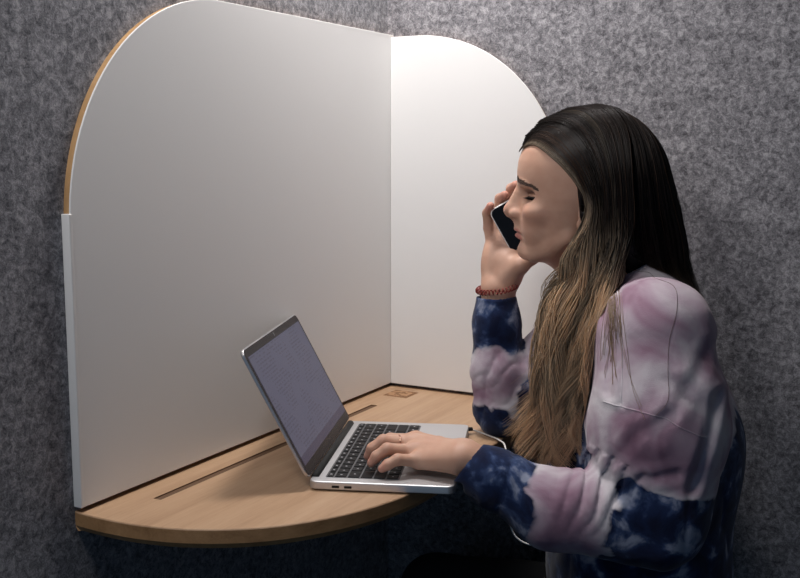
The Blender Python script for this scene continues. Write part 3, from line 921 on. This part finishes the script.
# ------------------------------------------------------------------ face hair: brows and lashes
M_dark = plain('brow_hair', (.075, .042, .03), .6)
M_lash = plain('lash_black', (.006, .005, .006), .5)
def strands(name, Ps, rad, mat, parent=None, cols=None, sides=3):
    """Ps (n, m, 3) P-frame polylines, rad (m,) or (n, m); one mesh of tapered tubes"""
    Ps = np.asarray(Ps, float); n, m, _ = Ps.shape
    T = np.gradient(Ps, axis=1); T /= np.linalg.norm(T, axis=2)[..., None] + 1e-9
    ref = np.array([.31, .92, .2]); A = ref - T * (T @ ref)[..., None]; A /= np.linalg.norm(A, axis=2)[..., None] + 1e-9
    Bn = np.cross(T, A); rad = np.broadcast_to(rad, (n, m))
    ang = np.arange(sides) * 2 * np.pi / sides
    V = Ps[:, :, None] + rad[:, :, None, None] * (np.cos(ang)[:, None] * A[:, :, None] + np.sin(ang)[:, None] * Bn[:, :, None])
    idx = np.arange(n * m * sides).reshape(n, m, sides)
    a = idx[:, :-1]; b = idx[:, 1:]
    Q = np.stack([a, np.roll(a, -1, 2), np.roll(b, -1, 2), b], -1).reshape(-1, 4)
    at = None
    if cols is not None: at = {'tint': np.repeat(cols.reshape(n * m, 3), sides, 0)}
    o = fast_mesh(name, V.reshape(-1, 3), Q, at, mat, parent)
    return o
def surf_point(fn, p, d, steps=40):
    """march from p (n,3) along d until fn<0"""
    p = np.array(p, f32); d = np.array(d, f32)
    for _ in range(steps): p = p + d * np.maximum(fn(p), -2)[:, None] * .9
    return p
for side in (1, -1):
    n = 300
    t = RNG.random(n); jit = RNG.normal(0, 1, (n, 2))
    ctl = spline([(79, 9, 29.5), (74, 18, 27), (66, 30, 24.5), (55, 42, 21), (48, 49, 15.5)], 50) * HS
    p0 = ctl[(t * 49).astype(int)]; p0[:, 2] += jit[:, 0] * 1.7 * (1 - t * .6); p0[:, 1] *= side
    d = np.stack([-.75 * t - .25, side * (.45 + .35 * t), np.where(jit[:, 1] > 0, .35, .05) - .45 * t], 1); d /= np.linalg.norm(d, axis=1)[:, None]
    Ps = []
    out = np.array([.7, .6 * side, .1]); out /= np.linalg.norm(out)
    for k in range(5):
        q = p0 + d * k * 1.5; q = surf_point(head, q + out * 12, np.tile(-out, (n, 1))) + out * .35
        Ps.append(q)
    pp(strands('eyebrow', np.stack(Ps, 1), np.array([.32, .36, .34, .26, .1]), M_dark))
    # lash line and lashes
    Ss = np.linspace(17, 46, 40); ecq = np.array(EC)
    uu = slit_at(Ss)
    ff = (ER[0] + .4) * np.sqrt(np.maximum(1 - ((Ss - EC[1]) / ER[1]) ** 2 - (uu / ER[2]) ** 2, .001))
    line = np.stack([ecq[0] + ff, Ss * side, ecq[2] + uu], 1) * HS
    w = np.interp(Ss, [17, 24, 32, 42, 45], [.5, .8, 1.5, 2.2, .9])
    Vv, Fq = tube_np(line, w, 6)
    pp(fast_mesh('eyelash_line', Vv, np.array(Fq), None, M_lash))
    nl = 110; ti = (39 * RNG.random(nl) ** .6).astype(int); root = line[ti]
    od = root / HS - (ecq * [1, side, 1]); od /= np.linalg.norm(od, axis=1)[:, None]
    Ps = []
    for k in range(6):
        s_ = k / 5; Ps.append(root + od * s_ * 9 + np.array([0, 0, -1]) * (s_ * 3.4 - s_ ** 2 * 2.2) + np.array([-.6, .5 * side, 0]) * s_ * 2)
    pp(strands('eyelashes', np.stack(Ps, 1), np.array([.5, .5, .45, .35, .25, .1]), M_lash))

# ------------------------------------------------------------------ long hair
G_FRONT = [
    [(77, 10, 67), (62, 36, 79), (35, 53, 64), (6, 68, 37), (-15, 80, 4), (-14, 87, -33), (7, 92, -65), (24, 98, -91), (32, 104, -128), (43, 114, -188), (63, 126, -254), (75, 135, -307), (62, 140, -336)],
    [(71, 0, 89), (45, 34, 96), (14, 58, 74), (-12, 76, 37), (-28, 88, -4), (-24, 93, -48), (-7, 104, -107), (11, 118, -179), (27, 130, -251), (47, 138, -309), (34, 142, -356)],
    [(51, -6, 112), (18, 34, 114), (-14, 62, 91), (-36, 82, 44), (-44, 90, -11), (-41, 96, -70), (-34, 108, -133), (-13, 122, -198), (3, 134, -263), (12, 140, -316), (9, 142, -359)],
    [(13, -6, 129), (-18, 34, 125), (-42, 63, 96), (-55, 84, 44), (-60, 92, -13), (-55, 102, -73), (-45, 120, -132), (-30, 130, -195), (-23, 138, -257), (-20, 140, -302), (-12, 140, -340)],
    [(-26, -6, 134), (-48, 34, 126), (-68, 62, 96), (-74, 82, 44), (-77, 90, -13), (-72, 97, -63), (-57, 120, -108), (-42, 138, -154), (-35, 142, -206), (-32, 142, -259), (-26, 142, -304)]]
G_BACK = [
    [(-28, -6, 134), (-54, 34, 125), (-76, 62, 93), (-87, 80, 41), (-94, 84, -11), (-101, 80, -56), (-112, 66, -92), (-131, 50, -127), (-151, 40, -157)],
    [(-45, -4, 131), (-82, 28, 111), (-104, 46, 79), (-116, 60, 30), (-125, 60, -16), (-136, 50, -61), (-146, 42, -100), (-156, 34, -128), (-166, 26, -150)],
    [(-57, 0, 127), (-94, 2, 103), (-121, 4, 67), (-135, 4, 25), (-145, 4, -18), (-156, 2, -65), (-164, 0, -105), (-178, 0, -142), (-190, 0, -175)],
    [(-45, -6, 131), (-82, -28, 111), (-104, -46, 79), (-116, -60, 30), (-125, -62, -16), (-134, -56, -61), (-146, -52, -105), (-164, -46, -141), (-184, -40, -182)],
    [(-28, -8, 134), (-54, -34, 125), (-76, -62, 93), (-87, -80, 41), (-92, -84, -11), (-98, -82, -56), (-106, -76, -92), (-120, -66, -127), (-138, -60, -157)]]
G_FAR = [
    [(-26, -8, 134), (-48, -34, 126), (-68, -62, 96), (-72, -80, 44), (-74, -86, -13), (-68, -88, -63), (-54, -92, -108), (-38, -96, -154), (-26, -96, -206), (-20, -94, -250)],
    [(13, -8, 129), (-18, -34, 125), (-42, -62, 96), (-53, -80, 44), (-56, -84, -13), (-52, -84, -73), (-42, -86, -120), (-24, -88, -165), (-12, -86, -210), (-8, -84, -240)],
    [(51, -8, 112), (18, -34, 114), (-14, -60, 91), (-36, -76, 44), (-44, -80, -11), (-43, -78, -70), (-36, -78, -120), (-20, -80, -165), (-4, -78, -205), (0, -76, -235)],
    [(71, -4, 89), (45, -32, 96), (12, -56, 74), (-14, -72, 37), (-28, -78, -6), (-30, -74, -59), (-24, -70, -110), (-10, -70, -155), (2, -70, -190), (6, -70, -220)]]
MP = 36
def guides(G): return np.array([spline(g, MP) for g in G])
def hairfam(G, n, locks, wave, dep, seed, colf, lam=(1, 1)):
    rg = np.random.default_rng(seed); GG = guides(G); ng = len(G)
    t = np.linspace(0, 1, MP)
    la = rg.random(locks) * (ng - 1); ld = rg.random(locks) ** 1.5 * dep
    lph = rg.random((locks, 3)) * 6.28; lfr = rg.uniform(.75, 1.3, locks); llen = 1.0 - rg.random(locks) ** 1.5 * .17
    k = rg.integers(0, locks, n)
    a = np.clip(la[k] + rg.normal(0, .16, n), 0, ng - 1.001)
    i = a.astype(int); w = (a - i)[:, None, None]
    base = GG[i] * (1 - w) + GG[i + 1] * w
    ac = la[k]; ic = np.minimum(ac.astype(int), ng - 2); wc = (ac - ic)[:, None, None]
    lockc = GG[ic] * (1 - wc) + GG[ic + 1] * wc
    cl = (np.clip((t - .40) / .6, 0, 1) ** 1.1 * .80)[None, :, None]
    P = base * (1 - cl) + lockc * cl
    # trim length per lock
    ln = (llen[k] * (1 - rg.random(n) ** 3 * .12))[:, None]
    tt = t[None] * ln * (MP - 1); j = np.minimum(tt.astype(int), MP - 2); f_ = (tt - j)[..., None]
    r_ = np.arange(n)[:, None]; P = P[r_, j] * (1 - f_) + P[r_, j + 1] * f_
    # depth layers: towards the middle of the head, later sideways jitter
    C = np.stack([np.full(P.shape[:2], -30.), np.zeros(P.shape[:2]), np.minimum(P[..., 2], 38)], -1)
    inn = C - P; inn /= np.linalg.norm(inn, axis=2)[..., None] + 1e-6
    dd = (ld[k] + rg.random(n) * 3)[:, None, None]
    grow = (.35 + .65 * np.clip(t * 3, 0, 1))[None, :, None]
    hang = np.clip((t - .4) / .3, 0, 1)[None, :, None]
    P = P + inn * dd * grow * (1 + hang * .9)
    P = P + rg.normal(0, 1, (n, 1, 3)) * (0.8 + 2.8 * hang * (1 - .6 * cl / .80)) * np.array([1, 1, .3])
    # waves
    amp = wave * np.clip((t - .38) / .62, 0, 1)[None, :] ** 1.1
    ph = t[None] * 24 * (.9 + .2 * (lfr[k] - .75))[:, None] + la[k][:, None] * 1.7 + ld[k][:, None] * .12 + lph[k, 0][:, None] * .22 + rg.normal(0, .15, n)[:, None]
    ph2 = t[None] * 21 * (.9 + .2 * (lfr[k] - .75))[:, None] + la[k][:, None] * 2.3 + lph[k, 1][:, None] * .5
    P[..., 0] += amp * np.sin(ph); P[..., 1] += amp * .6 * np.sin(ph2)
    # curl-in at the tips
    cur = np.clip((t - .82) / .18, 0, 1)[None] ** 2
    P[..., 0] += cur * 9 * np.sin(lph[k, 2])[:, None]; P[..., 2] += cur * 5 * np.abs(np.cos(lph[k, 2]))[:, None]
    # fine strand crinkle
    P[..., 0] += .3 * np.sin(t * 31 + rg.random((n, 1)) * 6) * np.clip(t * 2, 0, 1)
    tone = (rg.normal(1, .34, locks)[k] * rg.normal(1, .16, n)).clip(.5, 1.8)
    blond = rg.random(locks)[k]
    return P, colf(P, a / (ng - 1), t, tone, blond)
def sstep(x, a, b):
    x = np.clip((x - a) / (b - a), 0, 1); return x * x * (3 - 2 * x)
DK = np.array([.017, .010, .008]); BR = np.array([.16, .095, .063]); BL = np.array([.96, .775, .56]); BL2 = np.array([.82, .61, .42])
def col_front(P, a, t, tone, blond):
    u = P[..., 2]; st = -2 - 45 * a[:, None] + (blond[:, None] - .5) * 60
    k = sstep(-u, -st - 15, -st + 85); bl = BL * blond[:, None, None] ** .7 + BL2 * (1 - blond[:, None, None] ** .7)
    c = DK * (1 - k[..., None]) + bl * k[..., None]
    mid = (np.exp(-((k - .45) / .25) ** 2) * .3)[..., None]; c = c * (1 - mid) + (BR * 1.6) * mid
    mp = (np.exp(-(a / .05) ** 2) + .22 * (np.abs(a - .66) < .035) * (blond > .35))[:, None] * sstep(t, .0, .07)[None]
    mp = (np.clip(mp, 0, 1) * .8)[..., None]; c = c * (1 - mp) + (BL * .5) * mp
    c = c * tone[:, None, None]; return c / np.maximum(1, c.max(-1, keepdims=True) / .9)
def col_dark(P, a, t, tone, blond):
    u = P[..., 2]; k = sstep(-u, 60, 220)[..., None] * (.25 + .5 * blond[:, None, None])
    return (DK * (1 - k) + BL2 * k) * tone[:, None, None]
fams = [hairfam(G_FRONT, 5600, 64, 21, 20, 1, col_front), hairfam(G_BACK, 3000, 90, 2.0, 16, 2, col_dark),
        hairfam(G_FAR, 1400, 50, 4, 14, 3, col_dark)]
HP = np.concatenate([f[0] for f in fams]); HC = np.concatenate([f[1] for f in fams])
def push(fn, P, gap, it=3):
    sh_ = P.shape; P = P.reshape(-1, 3).astype(f32)
    for _ in range(it):
        d = fn(P); b = np.where(d < gap)[0]
        if not len(b): break
        q = P[b]; e = 1.5; g = np.stack([fn(q + V3(*(e * (ax == j) for j in range(3)))) - d[b] for ax in range(3)], 1)
        g /= np.linalg.norm(g, axis=1)[:, None] + 1e-6
        P[b] = q + g * np.clip(gap - d[b], 0, 14)[:, None]
    return P.reshape(sh_).astype(float)
HP = push(head, HP, 3.0); HP = push(shirt, HP, 2.0)
for ax in range(3):   # soften kinks from the push
    HP[:, 1:-1, ax] = .25 * HP[:, :-2, ax] + .5 * HP[:, 1:-1, ax] + .25 * HP[:, 2:, ax]
def hair_mat():
    m, nt, b = newmat('hair'); L = nt.links.new
    at = N(nt, 'ShaderNodeAttribute', attribute_name='tint'); L(at.outputs['Color'], b.inputs['Base Color'])
    b.inputs['Roughness'].default_value = .38; b.inputs['Specular IOR Level'].default_value = .4
    tr = N(nt, 'ShaderNodeBsdfTranslucent'); L(at.outputs['Color'], tr.inputs['Color'])
    ms = N(nt, 'ShaderNodeMixShader'); ms.inputs[0].default_value = .55
    L(b.outputs[0], ms.inputs[1]); L(tr.outputs[0], ms.inputs[2]); L(ms.outputs[0], nt.nodes['Material Output'].inputs['Surface'])
    return m
M_hair = hair_mat()
prof = np.interp(np.linspace(0, 1, MP), [0, .08, .75, 1], [.35, .62, .55, .12])
hair = pp(strands('hair', HP, prof * RNG.uniform(.75, 1.25, (len(HP), 1)), M_hair, None, HC))
setp(hair, 'long wavy hair, dark brown at the roots and blonde at the ends')
# scalp mass under the strands
FH = np.array([(-80, -14), (-60, -10), (-38, -4), (-20, 1), (0, 3), (20, 6), (38, 12), (52, 24), (66, 42), (82, 66), (95, 95), (130, 130)], float)
def cap(P):
    d = head(P) - np.interp(P[:, 0], [-60, 0, 80], [6, 2.2, 1.2]).astype(f32)
    m = rc(P, (-64, 0, 8), (-86, 0, -110), 68, 50); d = smin(d, m, 14)
    cut = P[:, 0] - it(FH, P[:, 2] / HS) * HS + 9
    d = smax(d, cut, 3)
    return np.maximum(d, -(P[:, 2] + 135))
v, q = isosurface(cap, (-150, -95, -140), (95, 95, 135), 3)
fc_ = np.tile(DK * .8, (len(v), 1))
c_ = pp(fast_mesh('scalp_hair', v, q, {'tint': fc_}, M_hair)); c_.parent = hair; c_.matrix_parent_inverse = Matrix.Identity(4)
hair.matrix_parent_inverse = PINV
# stray hairs lying on the shoulder
def onto(fn, pts, gap=1.2, L0=290):
    p = np.array([(a, L0, b) for a, _, b in spline([(a, 0, b) for a, b in pts], 60)], f32)
    return surf_point(fn, p, np.tile([0, -1, 0], (len(p), 1)), 60) + np.array([0, gap, 0])
STR = [[(-62, -84), (-85, -90), (-110, -92), (-128, -100), (-128, -125), (-120, -155), (-118, -190), (-118, -222), (-104, -240)],
       [(-48, -84), (-54, -120), (-62, -160), (-74, -200), (-88, -232)], [(-46, -90), (-50, -130), (-60, -175), (-64, -215)],
       [(-58, -82), (-72, -120), (-80, -160), (-84, -190)], [(-52, -80), (-62, -105), (-66, -140), (-72, -180), (-78, -215), (-92, -246)]]
SP = [spline(onto(shirt, s_), 60) for s_ in STR[:2] + STR[4:]]
rw = np.random.default_rng(8)
for _ in range(46):      # loose wisps falling over the front of the shoulder
    f0 = -44 - 18 * rw.random() ** 1.6; ln_ = rw.uniform(50, 135); dr = rw.uniform(-16, 10)
    SP.append(onto(shirt, [(f0 + 2, -80), (f0 + dr * .2, -80 - ln_ * .35), (f0 + dr * .6 + rw.normal(0, 2), -80 - ln_ * .7), (f0 + dr, -80 - ln_)], rw.uniform(1, 2.5)))
SP = np.array(SP)
SPc = np.tile(BR * 1.0, (len(SP), 60, 1)); SPc[1:] = BL2 * .55
st = strands('stray_hairs', SP, np.full(60, .26), M_hair, None, SPc); st.parent = hair; st.matrix_parent_inverse = Matrix.Identity(4)
fly = []
rg = np.random.default_rng(5)
for b in rg.integers(0, len(HP), 90):
    p = HP[b].copy(); c0 = np.array([-30, 0, 20.]); o_ = (p - c0); o_ /= np.linalg.norm(o_, axis=1)[:, None]
    p += o_ * (rg.uniform(2, 6) * np.sin(np.linspace(0, rg.uniform(2, 5), MP)) ** 2)[:, None] + rg.normal(0, 1, 3) * np.linspace(0, 3, MP)[:, None]; fly.append(p)
fly = push(shirt, np.array(fly), 1.5)
fo_ = strands('flyaway_hairs', fly, np.full(MP, .2), M_hair, None, np.tile(BR, (len(fly), MP, 1))); fo_.parent = hair; fo_.matrix_parent_inverse = Matrix.Identity(4)

# ------------------------------------------------------------------ sewn seams of the sweatshirt
for pts in ([(-58, -100), (-63, -142), (-66, -190), (-64, -236)], [(-44, -236), (-64, -236), (-85, -238), (-112, -243), (-140, -256), (-165, -268)]):
    ln = onto(shirt, pts, -.5)
    V_, F_ = tube_np(ln, 1.1, 8)
    s_ = pp(fast_mesh('seam', V_, np.array(F_), {'navy': np.full(len(V_), .12)}, M_shirt)); s_.parent = shirt_o; s_.matrix_parent_inverse = Matrix.Identity(4)
shirt_o.matrix_parent_inverse = PINV

# ------------------------------------------------------------------ ring, bracelet
M_gold = plain('rose_gold', (.75, .48, .36), .25, 1.0)
def torus_around(name, c, ax, r, tr, mat, sc=1.0):
    ax = np.array(ax, float); ax /= np.linalg.norm(ax); a = np.cross(ax, [0, 0, 1]); a /= np.linalg.norm(a); b_ = np.cross(ax, a)
    t = np.linspace(0, 2 * np.pi, 41)[:, None]
    ln = np.array(c) + r * (np.cos(t) * a + np.sin(t) * b_ * sc)
    V_, F_ = tube_np(ln, tr, 8); return pp(fast_mesh(name, V_, np.array(F_), None, mat))
m0, m1 = np.array(LF['middle'][0]), np.array(LF['middle'][1])
rg_ = torus_around('ring', m0 + (m1 - m0) * .46, m1 - m0, 9.9, 1.0, M_gold); setp(rg_, 'thin rose gold ring')
M_red = plain('red_cord', (.20, .022, .015), .35)
# springy coil bracelet: a helix wound round the wrist
wc_ = np.array([114, -66, -136.]); n = 900; t = np.linspace(0, 2 * np.pi, n); turns = 30
axw = np.array([.16, .02, 1.]); axw /= np.linalg.norm(axw); a1 = np.cross([0, 1, 0], axw); a1 /= np.linalg.norm(a1); b1 = np.cross(axw, a1)
rad_ = np.cos(t)[:, None] * a1 + np.sin(t)[:, None] * b1
mid_ = wc_ + rad_ * np.array([27.5]) * 1.0 + (np.sin(t)[:, None]) * axw * -4
mid_ = wc_ + np.cos(t)[:, None] * a1 * 29 + np.sin(t)[:, None] * b1 * 25.5 - np.sin(t)[:, None] * axw * 3
coil = mid_ + 3.6 * (np.cos(turns * t)[:, None] * rad_ + np.sin(turns * t)[:, None] * axw)
V_, F_ = tube_np(coil, 1.0, 6); br = pp(fast_mesh('bracelet', V_, np.array(F_), None, M_red)); setp(br, 'dark red coiled bracelet')

# ------------------------------------------------------------------ phone in the right hand
ctr = PW(51.5, -74, -18.5)
ex_ = (Fv * -.866 + Vector((0, 0, 1)) * .5).normalized()      # along the phone, bottom -> top (towards the ear)
ey_ = (Fv * .5 + Vector((0, 0, 1)) * .866).normalized()       # across
ez_ = ex_.cross(ey_).normalized()
phone = empty('phone', ctr)
phone.matrix_world = Matrix.Translation(ctr) @ Matrix((ex_, ey_, ez_)).transposed().to_4x4()
setp(phone, 'white-rimmed phone with a black screen, held at the ear', 'phone')
sg = 1 if ez_.dot(Lv) > 0 else -1
M_rim = plain('phone_white', (.72, .70, .68), .3)
M_pscr = plain('phone_black_glass', (.006, .006, .007), .12, 0, .2)
bm = bmesh.new(); add_prism(bm, rrect(-.069, -.0365, .069, .0365, .010), 2, -.0042, .0036)
b = obj('phone_body', bm, M_rim, phone); bevel(b, .0022, 3)
bm = bmesh.new(); add_prism(bm, rrect(-.0672, -.0347, .0672, .0347, .0085), 2, .0034 * sg, .0042 * sg)
b = obj('phone_screen', bm, M_pscr, phone)

# ------------------------------------------------------------------ white charging cable
M_cab = plain('cable_white', (.75, .73, .70), .45)
cab = empty('charging_cable', tuple(PW(126, -62, -356)))
setp(cab, 'thin white charging cable from the laptop, hanging over the desk edge below the sleeve', 'cable')
pts = [(156, -46, -352.5), (147, -50, -354), (134, -50, -357.6), (120, -36, -358), (104, -14, -357), (93, 2, -362), (88, 30, -385), (82, 60, -412), (79, 90, -436), (73, 93, -458), (62, 96, -468), (49, 100, -471), (40, 100, -470), (33, 100, -468)]
c_ = tube('cable', [tuple(PW(*p)) for p in pts], .0013, M_cab, None, 8, 120)
c_.parent = cab; c_.matrix_parent_inverse = Matrix.Translation(-cab.location)
c_ = tube('plug', [tuple(PW(*p)) for p in [(160, -42, -352), (148, -50, -352.5)]], .003, M_rubber, None, 10)
c_.parent = cab; c_.matrix_parent_inverse = Matrix.Translation(-cab.location)

# ------------------------------------------------------------------ stool under the person
sx_, sy_ = PW(-95, 5, 0).x, PW(-95, 5, 0).y
stl = empty('stool', (sx_, sy_, 0)); setp(stl, 'round black padded stool under the person', 'stool')
M_stool = plain('stool_black', (.01, .01, .011), .6)
bm = bmesh.new(); bmesh.ops.create_cone(bm, cap_ends=True, segments=48, radius1=.155, radius2=.15, depth=.05, matrix=Matrix.Translation((0, 0, .345)))
b = obj('seat', bm, M_stool, stl); bevel(b, .015, 4)
bm = bmesh.new(); bmesh.ops.create_cone(bm, cap_ends=True, segments=24, radius1=.025, radius2=.025, depth=.30, matrix=Matrix.Translation((0, 0, .17)))
obj('pole', bm, M_stool, stl, True)
bm = bmesh.new(); bmesh.ops.create_cone(bm, cap_ends=True, segments=48, radius1=.15, radius2=.14, depth=.02, matrix=Matrix.Translation((0, 0, .0105)))
obj('foot_plate', bm, M_stool, stl)
